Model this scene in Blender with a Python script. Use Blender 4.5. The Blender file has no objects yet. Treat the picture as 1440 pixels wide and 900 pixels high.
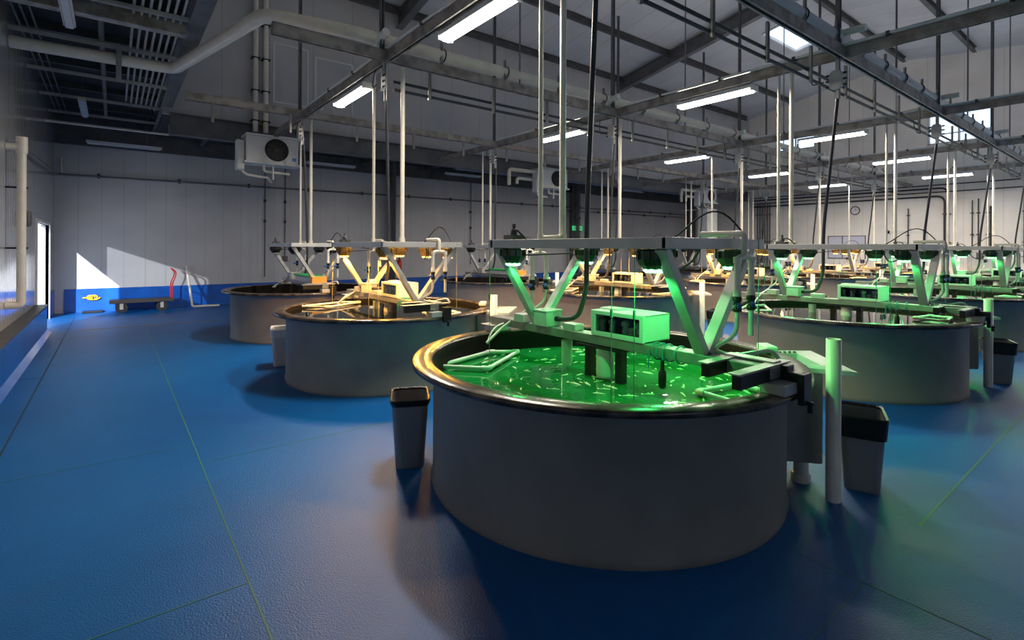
import bpy, math, random
from mathutils import Vector, Matrix
random.seed(7)
PI = math.pi
C = bpy.context.scene
COL = C.collection

# ------------------------------------------------------------------ camera
cam_d = bpy.data.cameras.new('camera'); cam = bpy.data.objects.new('camera', cam_d); COL.objects.link(cam)
_y = 0.9108; _r = 0.0048
_F = Vector((math.cos(_y), math.sin(_y), 0)); _R = Vector((_F.y, -_F.x, 0)); _U = _R.cross(_F)
_R2 = _R*math.cos(_r) + _U*math.sin(_r); _U2 = _R2.cross(_F)
M = Matrix((_R2, _U2, -_F)).transposed().to_4x4(); M.translation = Vector((-2.9008, -2.6473, 1.65))
cam.matrix_world = M
cam_d.sensor_width = 36; cam_d.lens = 36*722.05/1440; cam_d.shift_y = -(450-348.265)/1440
cam_d.clip_start = 0.05; cam_d.clip_end = 200
C.camera = cam
C.view_settings.view_transform = 'Standard'; C.view_settings.look = 'None'
C.view_settings.gamma = 1; C.view_settings.use_curve_mapping = False
C.view_settings.exposure = 0.0

# ------------------------------------------------------------------ world and large lights
w = bpy.data.worlds.new('sky'); C.world = w; w.use_nodes = True
bg = w.node_tree.nodes['Background']; bg.inputs[0].default_value = (0.68, 0.82, 1.0, 1); bg.inputs[1].default_value = 2.0

def lamp(name, typ, loc, energy, color, rot=(0, 0, 0), **kw):
    d = bpy.data.lights.new(name, typ); d.energy = energy; d.color = color
    for k, v in kw.items(): setattr(d, k, v)
    o = bpy.data.objects.new(name, d); COL.objects.link(o); o.location = loc; o.rotation_euler = rot
    return o

for nm, sd, e in (('sun', Vector((0.42, 1.0, -0.44)), 9.0), ('added_second_sun', Vector((1.0, 1.0, -0.40)), 2.5)):  # second sun is added, to shape the light patch by the door
    o_ = lamp(nm, 'SUN', (-10, 5, 8), e, (0.95, 0.97, 1.0), angle=math.radians(0.8)); o_.rotation_euler = (-sd.normalized()).to_track_quat('Z', 'Y').to_euler()
TUBE_W = 122.0       # power of one ceiling tube
UP = 0.17            # power share of the uplight added above each tube to brighten the roof
GREEN_W = 22.0
AMBER_W = 85.0
GREEN = (0.045, 1.0, 0.17); AMBER = (1.0, 0.46, 0.05)

# ------------------------------------------------------------------ materials
def mat(name, col, rough=0.5, metal=0.0, emit=None, es=0.0, bump=0.0, bscale=60, vary=0.0, vscale=4, col2=None, coat=0.0, trans=0.0, ior=1.45, spec=0.5, alpha=1.0, stretch=None):
    m = bpy.data.materials.new(name); m.use_nodes = True
    nt = m.node_tree; N = nt.nodes; L = nt.links
    b = N['Principled BSDF']
    b.inputs['Base Color'].default_value = (*col, 1); b.inputs['Roughness'].default_value = rough
    b.inputs['Metallic'].default_value = metal; b.inputs['IOR'].default_value = ior
    b.inputs['Specular IOR Level'].default_value = spec
    if coat: b.inputs['Coat Weight'].default_value = coat; b.inputs['Coat Roughness'].default_value = 0.08
    if trans: b.inputs['Transmission Weight'].default_value = trans
    if alpha < 1: b.inputs['Alpha'].default_value = alpha
    if emit: b.inputs['Emission Color'].default_value = (*emit, 1); b.inputs['Emission Strength'].default_value = es
    tc = N.new('ShaderNodeTexCoord'); src = tc.outputs['Object']
    if stretch:
        mp = N.new('ShaderNodeMapping'); mp.inputs['Scale'].default_value = stretch; L.new(src, mp.inputs['Vector']); src = mp.outputs[0]
    if vary or col2:
        n = N.new('ShaderNodeTexNoise'); n.inputs['Scale'].default_value = vscale; n.inputs['Detail'].default_value = 6
        L.new(src, n.inputs['Vector'])
        mx = N.new('ShaderNodeMix'); mx.data_type = 'RGBA'
        c2 = col2 if col2 else tuple(c*(1-vary) for c in col)
        mx.inputs[6].default_value = (*col, 1); mx.inputs[7].default_value = (*c2, 1)
        r = N.new('ShaderNodeMapRange'); r.inputs[1].default_value = 0.4; r.inputs[2].default_value = 0.65
        L.new(n.outputs['Fac'], r.inputs[0]); L.new(r.outputs[0], mx.inputs[0]); L.new(mx.outputs[2], b.inputs['Base Color'])
    if bump:
        n2 = N.new('ShaderNodeTexNoise'); n2.inputs['Scale'].default_value = bscale; n2.inputs['Detail'].default_value = 3
        L.new(src, n2.inputs['Vector'])
        bp = N.new('ShaderNodeBump'); bp.inputs['Strength'].default_value = bump; bp.inputs['Distance'].default_value = 0.01
        L.new(n2.outputs['Fac'], bp.inputs['Height']); L.new(bp.outputs[0], b.inputs['Normal'])
    return m

def panel_mat(name, col, axis, pitch, rough, coat=0.0, groove=0.6, fine=0.0):
    """painted metal sandwich panel: a thin darker joint every `pitch` metres along `axis`, dull dirt"""
    m = mat(name, col, rough, vary=0.12, vscale=0.8, coat=coat)
    nt = m.node_tree; N = nt.nodes; L = nt.links; b = N['Principled BSDF']
    tc = N.new('ShaderNodeTexCoord'); sp = N.new('ShaderNodeSeparateXYZ'); L.new(tc.outputs['Object'], sp.inputs[0])
    dv = N.new('ShaderNodeMath'); dv.operation = 'DIVIDE'; dv.inputs[1].default_value = pitch; L.new(sp.outputs['XYZ'.index(axis)], dv.inputs[0])
    fr = N.new('ShaderNodeMath'); fr.operation = 'FRACT'; L.new(dv.outputs[0], fr.inputs[0])
    lt = N.new('ShaderNodeMath'); lt.operation = 'LESS_THAN'; lt.inputs[1].default_value = 0.018/pitch; L.new(fr.outputs[0], lt.inputs[0])
    old = b.inputs['Base Color'].links[0].from_socket
    mx = N.new('ShaderNodeMix'); mx.data_type = 'RGBA'; mx.inputs[7].default_value = (*(c*(1-groove) for c in col), 1)
    L.new(lt.outputs[0], mx.inputs[0]); L.new(old, mx.inputs[6]); L.new(mx.outputs[2], b.inputs['Base Color'])
    wv = N.new('ShaderNodeTexWave'); wv.bands_direction = axis; wv.inputs['Scale'].default_value = 1.6 if not fine else fine
    L.new(tc.outputs['Object'], wv.inputs['Vector'])
    bp = N.new('ShaderNodeBump'); bp.inputs['Strength'].default_value = 0.12; bp.inputs['Distance'].default_value = 0.01
    L.new(wv.outputs['Fac'], bp.inputs['Height']); L.new(bp.outputs[0], b.inputs['Normal'])
    return m

MT = dict(
    wall_back=panel_mat('white_panel_back', (0.54, 0.54, 0.56), 'X', 0.45, 0.42, groove=0.22),
    wall_side=panel_mat('white_panel_side', (0.55, 0.55, 0.56), 'Y', 0.9, 0.16, coat=0.4),
    wall_far=panel_mat('white_panel_far', (0.88, 0.84, 0.79), 'Y', 1.1, 0.4, groove=0.25),
    wall_high=panel_mat('grey_panel_high', (0.50, 0.50, 0.52), 'X', 1.0, 0.5, groove=0.3),
    wall_high_side=panel_mat('grey_panel_high_side', (0.50, 0.50, 0.52), 'Y', 1.0, 0.5, groove=0.3),
    roof=panel_mat('roof_panel', (0.58, 0.58, 0.60), 'X', 1.1, 0.55, groove=0.5),
    deck=mat('dark_deck', (0.05, 0.05, 0.055), 0.8, vary=0.5, vscale=2),
    blue=mat('blue_wall_paint', (0.003, 0.10, 0.50), 0.35, vary=0.25, vscale=3, coat=0.3),
    steel=mat('grey_steel', (0.19, 0.19, 0.20), 0.5, 0.3, vary=0.3, vscale=3),
    dsteel=mat('dark_steel', (0.12, 0.12, 0.125), 0.5, 0.3, vary=0.3, vscale=3),
    strut=mat('galvanised_strut', (0.44, 0.40, 0.355), 0.45, 0.35, col2=(0.24, 0.21, 0.185), vscale=6),
    strutl=mat('bright_strut', (0.55, 0.54, 0.52), 0.4, 0.3, vary=0.2),
    pvc=mat('cream_pvc', (0.86, 0.80, 0.69), 0.35, vary=0.10, vscale=5),
    pvcw=mat('white_pvc', (0.78, 0.78, 0.74), 0.3),
    black=mat('black_plastic', (0.012, 0.012, 0.013), 0.35),
    rubber=mat('black_rubber', (0.02, 0.02, 0.02), 0.6),
    conduit=mat('dark_conduit', (0.035, 0.037, 0.045), 0.4),
    white=mat('white_paint', (0.75, 0.75, 0.74), 0.35, vary=0.08),
    alu=mat('painted_aluminium', (0.55, 0.55, 0.54), 0.38, 0.25, vary=0.12, vscale=8),
    balu=mat('weathered_bridge_metal', (0.30, 0.30, 0.285), 0.4, 0.3, vary=0.3, vscale=6),
    shell=mat('grey_fibreglass', (0.24, 0.228, 0.21), 0.5, vary=0.18, vscale=2.2, bump=0.1, bscale=25),
    lip=mat('dark_gelcoat_rim', (0.13, 0.105, 0.085), 0.24, 0.3, col2=(0.03, 0.026, 0.024), vscale=7, bump=0.2, bscale=9),
    liner=mat('black_tank_liner', (0.007, 0.006, 0.0055), 0.5, spec=0.06, bump=0.1, bscale=20),
    sump=mat('grey_drain_box', (0.22, 0.23, 0.23), 0.45, vary=0.15),
    sumplip=mat('drain_box_lip', (0.60, 0.64, 0.62), 0.25, vary=0.2),
    bin=mat('grey_bin_plastic', (0.22, 0.225, 0.24), 0.45),
    binw=mat('pale_bin_plastic', (0.55, 0.52, 0.52), 0.45),
    bag=mat('black_bin_bag', (0.008, 0.007, 0.007), 0.38, bump=0.8, bscale=30),
    bagw=mat('white_bin_bag', (0.7, 0.68, 0.65), 0.35, bump=0.6, bscale=30),
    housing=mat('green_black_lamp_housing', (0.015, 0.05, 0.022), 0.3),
    lamp_g=mat('green_lamp_lens', (0.3, 0.8, 0.4), 0.3, emit=(0.30, 1.0, 0.42), es=3.0),
    lamp_a=mat('amber_lamp_lens', (0.9, 0.6, 0.2), 0.3, emit=(1.0, 0.55, 0.12), es=5.0),
    lamp_o=mat('unlit_lamp_lens', (0.45, 0.47, 0.5), 0.3),
    hous_a=mat('amber_glow_housing', (0.32, 0.17, 0.03), 0.3),  # amber glow of the lamp put into the housing colour
    tube=mat('ceiling_tube', (1, 1, 1), 0.3, emit=(1.0, 0.95, 0.86), es=14.0),
    tubeoff=mat('unlit_tube', (0.62, 0.65, 0.72), 0.25),
    glass=mat('window_glass', (0.9, 0.95, 1.0), 0.02, trans=1.0, ior=1.05),
    bagclear=mat('frosted_sleeve', (0.75, 0.82, 0.75), 0.15, trans=0.55, ior=1.1),
    red=mat('red_paint', (0.55, 0.02, 0.015), 0.35),
    yellow=mat('yellow_rubber', (0.75, 0.45, 0.02), 0.45),
    yline=mat('orange_floor_tape', (0.30, 0.17, 0.03), 0.5, col2=(0.10, 0.09, 0.06), vscale=5),
    gline=mat('green_floor_joint', (0.05, 0.20, 0.16), 0.5),
    dline=mat('dark_floor_joint', (0.02, 0.05, 0.09), 0.6),
    bluev=mat('blue_valve_plastic', (0.01, 0.07, 0.32), 0.35),
    teal=mat('teal_cord', (0.01, 0.22, 0.24), 0.5),
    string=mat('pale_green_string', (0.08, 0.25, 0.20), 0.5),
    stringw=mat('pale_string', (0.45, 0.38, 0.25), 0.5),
    hose=mat('clear_grey_hose', (0.50, 0.52, 0.50), 0.25),
    gadget=mat('grey_gadgets', (0.25, 0.28, 0.30), 0.4, vary=0.6, vscale=25),
    screen=mat('dark_window_pane', (0.03, 0.045, 0.07), 0.1),
    glid=mat('green_lid', (0.02, 0.42, 0.09), 0.4),
    orange=mat('orange_box', (0.75, 0.35, 0.06), 0.4),
    exitg=mat('green_sign', (0.02, 0.5, 0.15), 0.4, emit=(0.05, 0.8, 0.25), es=0.5),
    labelb=mat('blue_label', (0.08, 0.28, 0.60), 0.4),
    paper=mat('pale_paper', (0.62, 0.62, 0.75), 0.6),
    fish=mat('pale_fish_skin', (0.60, 0.74, 0.45), 0.25),
    wood=mat('cart_deck', (0.05, 0.045, 0.04), 0.5),
)

def water_mat(name, col, bs, scale, dist=0.01):
    m = mat(name, col, 0.03, ior=1.33, vary=0.35, vscale=3)
    nt = m.node_tree; N = nt.nodes; L = nt.links; b = N['Principled BSDF']
    tc = N.new('ShaderNodeTexCoord')
    mp = N.new('ShaderNodeMapping'); mp.inputs['Scale'].default_value = (1, 2.2, 1); mp.inputs['Rotation'].default_value = (0, 0, 0.5); L.new(tc.outputs['Object'], mp.inputs[0])
    n = N.new('ShaderNodeTexNoise'); n.inputs['Scale'].default_value = scale; n.inputs['Detail'].default_value = 2; n.inputs['Distortion'].default_value = 0.6; L.new(mp.outputs[0], n.inputs['Vector'])
    bp = N.new('ShaderNodeBump'); bp.inputs['Strength'].default_value = bs; bp.inputs['Distance'].default_value = dist
    L.new(n.outputs['Fac'], bp.inputs['Height']); L.new(bp.outputs[0], b.inputs['Normal'])
    return m
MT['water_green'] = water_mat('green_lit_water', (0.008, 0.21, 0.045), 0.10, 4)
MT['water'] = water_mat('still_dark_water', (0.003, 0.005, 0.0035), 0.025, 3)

def floor_mat():
    m = bpy.data.materials.new('blue_epoxy_floor'); m.use_nodes = True
    nt = m.node_tree; N = nt.nodes; L = nt.links; b = N['Principled BSDF']
    tc = N.new('ShaderNodeTexCoord')
    n1 = N.new('ShaderNodeTexNoise'); n1.inputs['Scale'].default_value = 0.5; n1.inputs['Detail'].default_value = 8; n1.inputs['Roughness'].default_value = 0.65
    L.new(tc.outputs['Object'], n1.inputs['Vector'])
    cr = N.new('ShaderNodeValToRGB'); e = cr.color_ramp.elements
    e[0].position = 0.3; e[0].color = (0.0008, 0.090, 0.33, 1); e[1].position = 0.72; e[1].color = (0.0015, 0.145, 0.46, 1)
    L.new(n1.outputs['Fac'], cr.inputs[0])
    # scuffed grey film, worn patches with shapes of their own
    mp = N.new('ShaderNodeMapping'); mp.inputs['Scale'].default_value = (0.6, 2.4, 1); L.new(tc.outputs['Object'], mp.inputs[0])
    n2 = N.new('ShaderNodeTexNoise'); n2.inputs['Scale'].default_value = 1.1; n2.inputs['Detail'].default_value = 9; n2.inputs['Roughness'].default_value = 0.7
    L.new(mp.outputs[0], n2.inputs['Vector'])
    r2 = N.new('ShaderNodeMapRange'); r2.inputs[1].default_value = 0.55; r2.inputs[2].default_value = 0.75; r2.inputs[4].default_value = 0.15
    L.new(n2.outputs['Fac'], r2.inputs[0])
    mx = N.new('ShaderNodeMix'); mx.data_type = 'RGBA'; mx.inputs[7].default_value = (0.08, 0.10, 0.15, 1)
    L.new(r2.outputs[0], mx.inputs[0]); L.new(cr.outputs[0], mx.inputs[6]); L.new(mx.outputs[2], b.inputs['Base Color'])
    b.inputs['Roughness'].default_value = 0.40; b.inputs['Specular IOR Level'].default_value = 0.36
    n3 = N.new('ShaderNodeTexNoise'); n3.inputs['Scale'].default_value = 110; n3.inputs['Detail'].default_value = 3; L.new(tc.outputs['Object'], n3.inputs['Vector'])
    bp = N.new('ShaderNodeBump'); bp.inputs['Strength'].default_value = 0.9; bp.inputs['Distance'].default_value = 0.004
    L.new(n3.outputs['Fac'], bp.inputs['Height']); L.new(bp.outputs[0], b.inputs['Normal'])
    return m
MT['floor'] = floor_mat()

# ------------------------------------------------------------------ mesh helpers
ORIG = {}
class MB:
    def __init__(s): s.v = []; s.f = []; s.sm = []
    def add(s, vs, fs, smooth=False):
        n = len(s.v); s.v += [tuple(v) for v in vs]; s.f += [tuple(i+n for i in f) for f in fs]; s.sm += [smooth]*len(fs); return s
    def box(s, x0, x1, y0, y1, z0, z1):
        vs = [(x, y, z) for z in (z0, z1) for y in (y0, y1) for x in (x0, x1)]
        return s.add(vs, [(0, 2, 3, 1), (4, 5, 7, 6), (0, 1, 5, 4), (2, 6, 7, 3), (0, 4, 6, 2), (1, 3, 7, 5)])
    def beam(s, p, q, wd, ht, up=(0, 0, 1)):
        p = Vector(p); q = Vector(q); d = (q-p).normalized(); u = Vector(up)
        if abs(d.dot(u)) > 0.98: u = Vector((1, 0, 0))
        a = d.cross(u).normalized(); b = a.cross(d).normalized()
        vs = [e + a*i*wd/2 + b*j*ht/2 for e in (p, q) for j in (-1, 1) for i in (-1, 1)]
        return s.add(vs, [(0, 1, 3, 2), (4, 6, 7, 5), (0, 4, 5, 1), (2, 3, 7, 6), (0, 2, 6, 4), (1, 5, 7, 3)])
    def chan(s, p, q, wd, ht, up=(0, 0, 1), t=0.006):
        """U channel: web on top and two flanges, so it reads as strut"""
        p = Vector(p); q = Vector(q); d = (q-p).normalized(); u = Vector(up)
        if abs(d.dot(u)) > 0.98: u = Vector((1, 0, 0))
        a = d.cross(u).normalized(); b = a.cross(d).normalized()
        s.beam(p+b*(ht/2-t/2), q+b*(ht/2-t/2), wd, t, up)
        for k in (-1, 1):
            s.beam(p+a*k*(wd/2-t/2), q+a*k*(wd/2-t/2), t, ht, up)
            s.beam(p+a*k*(wd/2-wd*.14)-b*(ht/2-t/2), q+a*k*(wd/2-wd*.14)-b*(ht/2-t/2), wd*.28, t, up)
        return s
    def ibeam(s, p, q, wd, ht, t=0.02):
        p = Vector(p); q = Vector(q); d = (q-p).normalized(); a = d.cross(Vector((0, 0, 1))).normalized(); b = a.cross(d)
        s.beam(p+b*(ht/2), q+b*(ht/2), wd, t); s.beam(p-b*(ht/2), q-b*(ht/2), wd, t); s.beam(p, q, t, ht)
        return s
    def tube(s, pts, r, n=10, closed=False, caps=True, r_in=None):
        pts = [Vector(p) for p in pts]; m = len(pts); rings = []
        a = None
        for i, p in enumerate(pts):
            if closed: t = (pts[(i+1) % m]-pts[i-1])
            else: t = pts[min(i+1, m-1)]-pts[max(i-1, 0)]
            t.normalize()
            if a is None:
                a = t.cross(Vector((0, 0, 1)))
                if a.length < 0.05: a = t.cross(Vector((1, 0, 0)))
            a = (a - t*a.dot(t)).normalized(); b = t.cross(a)
            rr = r if not isinstance(r, (list, tuple)) else r[i]
            rings.append([p + a*math.cos(2*PI*k/n)*rr + b*math.sin(2*PI*k/n)*rr for k in range(n)])
        vs = [v for g in rings for v in g]; fs = []
        for i in range(m if closed else m-1):
            j = (i+1) % m
            for k in range(n): fs.append((i*n+k, i*n+(k+1) % n, j*n+(k+1) % n, j*n+k))
        s.add(vs, fs, True)
        if caps and not closed:
            s.add(rings[0], [tuple(range(n))[::-1]]); s.add(rings[-1], [tuple(range(n))])
        return s
    def lathe(s, prof, c=(0, 0, 0), n=48, smooth=True, ex=1.0, ey=1.0):
        m = len(prof); vs = []
        for r, z in prof:
            for k in range(n): vs.append((c[0]+ex*r*math.cos(2*PI*k/n), c[1]+ey*r*math.sin(2*PI*k/n), c[2]+z))
        fs = [(i*n+k, i*n+(k+1) % n, (i+1)*n+(k+1) % n, (i+1)*n+k) for i in range(m-1) for k in range(n)]
        return s.add(vs, fs, smooth)
    def disc(s, r, c, n=48, up=True):
        vs = [(c[0]+r*math.cos(2*PI*k/n), c[1]+r*math.sin(2*PI*k/n), c[2]) for k in range(n)]
        return s.add(vs, [tuple(range(n)) if up else tuple(range(n))[::-1]])
    def prism(s, poly, z0, z1, cap=True):
        n = len(poly); vs = [(x, y, z0) for x, y in poly] + [(x, y, z1) for x, y in poly]
        fs = [(k, (k+1) % n, n+(k+1) % n, n+k) for k in range(n)]
        if cap: fs += [tuple(range(n))[::-1], tuple(range(n, 2*n))]
        return s.add(vs, fs)
    def loft(s, loops, smooth=False, cap0=False, cap1=False):
        n = len(loops[0]); vs = [v for l in loops for v in l]
        fs = [(i*n+k, i*n+(k+1) % n, (i+1)*n+(k+1) % n, (i+1)*n+k) for i in range(len(loops)-1) for k in range(n)]
        s.add(vs, fs, smooth)
        if cap0: s.add(loops[0], [tuple(range(n))[::-1]])
        if cap1: s.add(loops[-1], [tuple(range(n))])
        return s
    def build(s, name, m, parent=None, loc=None, bevel=0.0, label=None, cat=None, group=None, kind=None):
        if parent is not None: o0 = ORIG[parent.name]
        elif loc is not None: o0 = Vector(loc)
        else:
            xs = [v[0] for v in s.v]; ys = [v[1] for v in s.v]; zs = [v[2] for v in s.v]
            o0 = Vector(((min(xs)+max(xs))/2, (min(ys)+max(ys))/2, min(zs)))
        me = bpy.data.meshes.new(name); me.from_pydata([tuple(Vector(v)-o0) for v in s.v], [], s.f)
        me.polygons.foreach_set('use_smooth', s.sm); me.update()
        me.materials.append(MT[m] if isinstance(m, str) else m)
        o = bpy.data.objects.new(name, me); COL.objects.link(o)
        ORIG[o.name] = o0
        if parent is not None: o.parent = parent
        else: o.location = o0
        if bevel:
            b = o.modifiers.new('edge', 'BEVEL'); b.width = bevel; b.segments = 2; b.limit_method = 'ANGLE'; b.angle_limit = 0.7
        tag(o, label, cat, group, kind)
        return o

def tag(o, label=None, cat=None, group=None, kind=None):
    if label: o['label'] = label
    if cat: o['category'] = cat
    if group: o['group'] = group
    if kind: o['kind'] = kind
    return o
def thing(name, loc, label, cat, group=None):
    o = bpy.data.objects.new(name, None); COL.objects.link(o); o.location = loc; ORIG[o.name] = Vector(loc); o.empty_display_size = 0.1
    return tag(o, label, cat, group)
def struct(name, mb, m, parent=None, **kw):
    return mb.build(name, m, parent, loc=(0, 0, 0) if parent is None else None, kind='structure', **kw)
def dup(root, d, label=None, swap=None):
    """copy of a thing with copies of its parts and sub-parts"""
    def cp(o, par):
        c = o.copy(); COL.objects.link(c)
        if par is not None: c.parent = par
        if swap and c.type == 'MESH' and c.data.materials and c.data.materials[0].name in swap:
            key = (c.data.name, swap[c.data.materials[0].name])
            if key not in SW:
                me = c.data.copy(); me.materials[0] = MT[key[1]]; SW[key] = me
            c.data = SW[key]
        for ch in list(ALLCH.get(o.name, [])): cp(ch, c)
        return c
    r = cp(root, None); r.location = Vector(root.location)+Vector(d)
    if label: r['label'] = label
    return r
SW = {}; ALLCH = {}
def snap_children():
    ALLCH.clear()
    for o in COL.objects:
        if o.parent is not None: ALLCH.setdefault(o.parent.name, []).append(o)
def fil(pts, r, n=6):
    """round the corners of a polyline"""
    pts = [Vector(p) for p in pts]; out = [pts[0]]
    for i in range(1, len(pts)-1):
        p, a, b = pts[i], pts[i-1], pts[i+1]
        d1 = (a-p); d2 = (b-p); k = min(r, d1.length*.49, d2.length*.49)
        s1 = p+d1.normalized()*k; s2 = p+d2.normalized()*k
        for t in range(n+1):
            u = t/n; out.append(s1*(1-u)**2 + p*2*u*(1-u) + s2*u*u)
    out.append(pts[-1]); return out
def wall_with_hole(mb, axis, a0, a1, z0, z1, c0, c1, holes):
    """slab c0..c1 thick on the other axis, spanning a0..a1 and z0..z1, with rectangular openings"""
    def bx(s0, s1, q0, q1):
        if s1-s0 < 1e-4 or q1-q0 < 1e-4: return
        if axis == 'y': mb.box(c0, c1, s0, s1, q0, q1)
        else: mb.box(s0, s1, c0, c1, q0, q1)
    cur = a0
    for h0, h1, q0, q1 in sorted(holes):
        bx(cur, h0, z0, z1); bx(h0, h1, z0, q0); bx(h0, h1, q1, z1); cur = h1
    bx(cur, a1, z0, z1)
    return mb

# ------------------------------------------------------------------ room shell
XL, XU, XR, YB, YU, YF = -4.05, -1.97, 22.4, 13.9, 10.5, -9.0
ZL, ZS, ZE = 5.0, 4.52, 8.15           # low ceiling, eave
YRI, ZRI, ZFR = 4.2, 9.3, 7.78
def roof_z(y): return ZRI-(y-YRI)*(ZRI-ZE)/(YU-YRI) if y > YRI else ZRI-(YRI-y)*(ZRI-ZFR)/(YRI-YF)
AC, BR = 4.603, 3.814         # tank grid: x pitch, y pitch

floor = struct('floor', MB().box(XL-.2, XR+.2, YF-.2, YB+.2, -0.1, 0), 'floor')
jl = MB()
def strip(mb, x0, x1, y0, y1, z=0.0015): mb.box(x0, x1, y0, y1, 0, z)
strip(jl, -2.374, -2.365, YF, 12.7); strip(jl, -2.36, 0.2, 1.885, 1.893); strip(jl, -3.59, -2.38, 2.34, 2.347)
strip(jl, -3.5, -2.38, 0.128, 0.136); strip(jl, 0.9, 16, -1.728, -1.714); strip(jl, -2.36, 0.03, -1.716, -1.712); strip(jl, 0.036, 0.042, -2.2, -1.4)
jl.build('joint_line', 'gline', floor, kind='structure')
dl = MB(); strip(dl, -3.605, -3.59, YF, 12.7); strip(dl, -3.85, 21, 12.70, 12.73); strip(dl, XL, -3.6, 6.0, 6.01)
dl.build('joint_line', 'dline', floor, kind='structure')
yl = MB(); strip(yl, -3.5, 1.5, 10.38, 10.47); yl.build('tape_line', 'yline', floor, kind='structure')

DY0, DY1, DZ = 10.5, 12.9, 2.1
struct('wall_left', wall_with_hole(MB(), 'y', YF-.2, YB+.2, 0, ZL+.1, XL-.16, XL, [(DY0, DY1, 0, DZ)]), 'wall_side')
struct('wall_back', MB().box(XL-.16, XR+.2, YB, YB+.16, 0, ZL+.1), 'wall_back')
wl = MB(); W1 = (1.42, 3.30, 5.75, 7.05); W2 = (7.4, 9.15, 6.30, 7.10)
struct('wall_right', wall_with_hole(MB(), 'y', YF-.2, YB+.2, 0, 10.5, XR, XR+.2, [W1, W2]), 'wall_far')
W4 = (-3.4, -0.8, 0.9, 2.5)  # added window behind the camera, unseen, fill for the nearest tank's front
struct('wall_front', wall_with_hole(MB(), 'x', XL-.16, XR+.2, 0, 10.5, YF-.16, YF, [W4]), 'wall_back')
w4 = struct('window_4', MB().box(W4[0], W4[1], YF-.09, YF-.08, W4[2], W4[3]), 'glass')
f4 = MB()
for x in (W4[0]+.03, (W4[0]+W4[1])/2, W4[1]-.03): f4.box(x-.03, x+.03, YF-.14, YF-.02, W4[2], W4[3])
for z in (W4[2]+.03, W4[3]-.03): f4.box(W4[0], W4[1], YF-.14, YF-.02, z-.03, z+.03)
struct('window_frame', f4, 'white', w4)  # frame of the added window
struct('wall_upper_back', MB().box(XU-.12, XR, YU, YU+.12, ZS-.05, 8.6), 'wall_high')
struct('wall_upper_left', MB().box(XU-.12, XU, YF, YU+.12, ZL-.05, 10.2), 'wall_high_side')
# low ceilings over the aisle and along the back wall
cl = MB(); cl.box(XL-.16, XU-.05, YF-.16, YB+.16, ZL, ZL+.12); cl.box(XU-.05, XR+.2, YU+.02, YB+.16, ZS, ZS+.12); cl.box(XU-.08, XU-.05, YU+.1, YB, ZS, ZL)
low = struct('ceiling_low', cl, 'deck')
# roof with a skylight opening: slabs follow the slope
SK = (14.5, 17.0, 5.15, 5.95)
rf = MB()
def slope_slab(x0, x1, y0, y1, t=0.15):
    vs = [(x, y, roof_z(y)+dz) for dz in (0, t) for y in (y0, y1) for x in (x0, x1)]
    rf.add(vs, [(0, 2, 3, 1), (4, 5, 7, 6), (0, 1, 5, 4), (2, 6, 7, 3), (0, 4, 6, 2), (1, 3, 7, 5)])
slope_slab(XU-.2, XR+.3, YF-.2, YRI)
slope_slab(XU-.2, SK[0], YRI, YU+.2); slope_slab(SK[1], XR+.3, YRI, YU+.2)
slope_slab(SK[0], SK[1], YRI, SK[2]); slope_slab(SK[0], SK[1], SK[3], YU+.2)
struct('ceiling', rf, 'roof')
skl = struct('window_3', MB().add([(x, y, roof_z(y)+.05+dz) for dz in (0, .01) for y in SK[2:] for x in SK[:2]], [(0, 2, 3, 1), (4, 5, 7, 6), (0, 1, 5, 4), (2, 6, 7, 3), (0, 4, 6, 2), (1, 3, 7, 5)]), 'glass')
fr = MB()
for y in SK[2:]: fr.beam((SK[0], y, roof_z(y)), (SK[1], y, roof_z(y)), .06, .1)
for x in SK[:2]: fr.beam((x, SK[2], roof_z(SK[2])), (x, SK[3], roof_z(SK[3])), .06, .1)
struct('window_frame', fr, 'white', skl)
for n, (y0, y1, z0, z1) in enumerate((W1, W2)):
    wi = struct('window_%d' % (n+1), MB().box(XR+.09, XR+.10, y0, y1, z0, z1), 'glass')
    f = MB()
    for y in (y0+.03, (y0+y1)/2, y1-.03): f.box(XR+.02, XR+.16, y-.03, y+.03, z0, z1)
    for z in (z0+.03, z1-.03): f.box(XR+.02, XR+.16, y0, y1, z-.03, z+.03)
    if n == 0: f.box(XR+.04, XR+.14, y0, y1, z0+.36, z0+.40)
    struct('window_frame', f, 'white', wi)

# blue wainscot and curbs
struct('baseboard_back', MB().box(XL+.2, XR, YB-.03, YB, 0, 0.58), 'blue')
bl = struct('baseboard_left', MB().box(XL, XL+.16, YF, DY0-.05, 0, 0.50), 'blue')
struct('curb_cap', MB().box(XL, XL+.175, YF, DY0-.05, .50, .535), 'dsteel', bl)
struct('baseboard_corner', MB().box(XL, XL+.03, DY1+.06, YB, 0, 0.58), 'blue')
cv = MB()
cv.add([(XL+.16, YF, 0), (XL+.16, YF, .06), (XL+.23, YF, 0), (XL+.16, DY0-.05, 0), (XL+.16, DY0-.05, .06), (XL+.23, DY0-.05, 0)], [(0, 1, 2), (3, 5, 4), (1, 4, 5, 2), (0, 3, 4, 1), (0, 2, 5, 3)])
struct('trim_1', cv, MT['blue'])
# open doorway to daylight
dr = struct('door_1', MB().box(XL-.06, XL+.02, DY0-.06, DY0, 0, DZ+.06).box(XL-.06, XL+.02, DY1, DY1+.06, 0, DZ+.06).box(XL-.06, XL+.02, DY0, DY1, DZ, DZ+.06), 'white')
struct('outside_ground', MB().box(XL-12, XL-.2, 2, 22, -.12, -.02), mat('pale_concrete', (0.6, 0.6, 0.62), 0.8, vary=.1))

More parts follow.
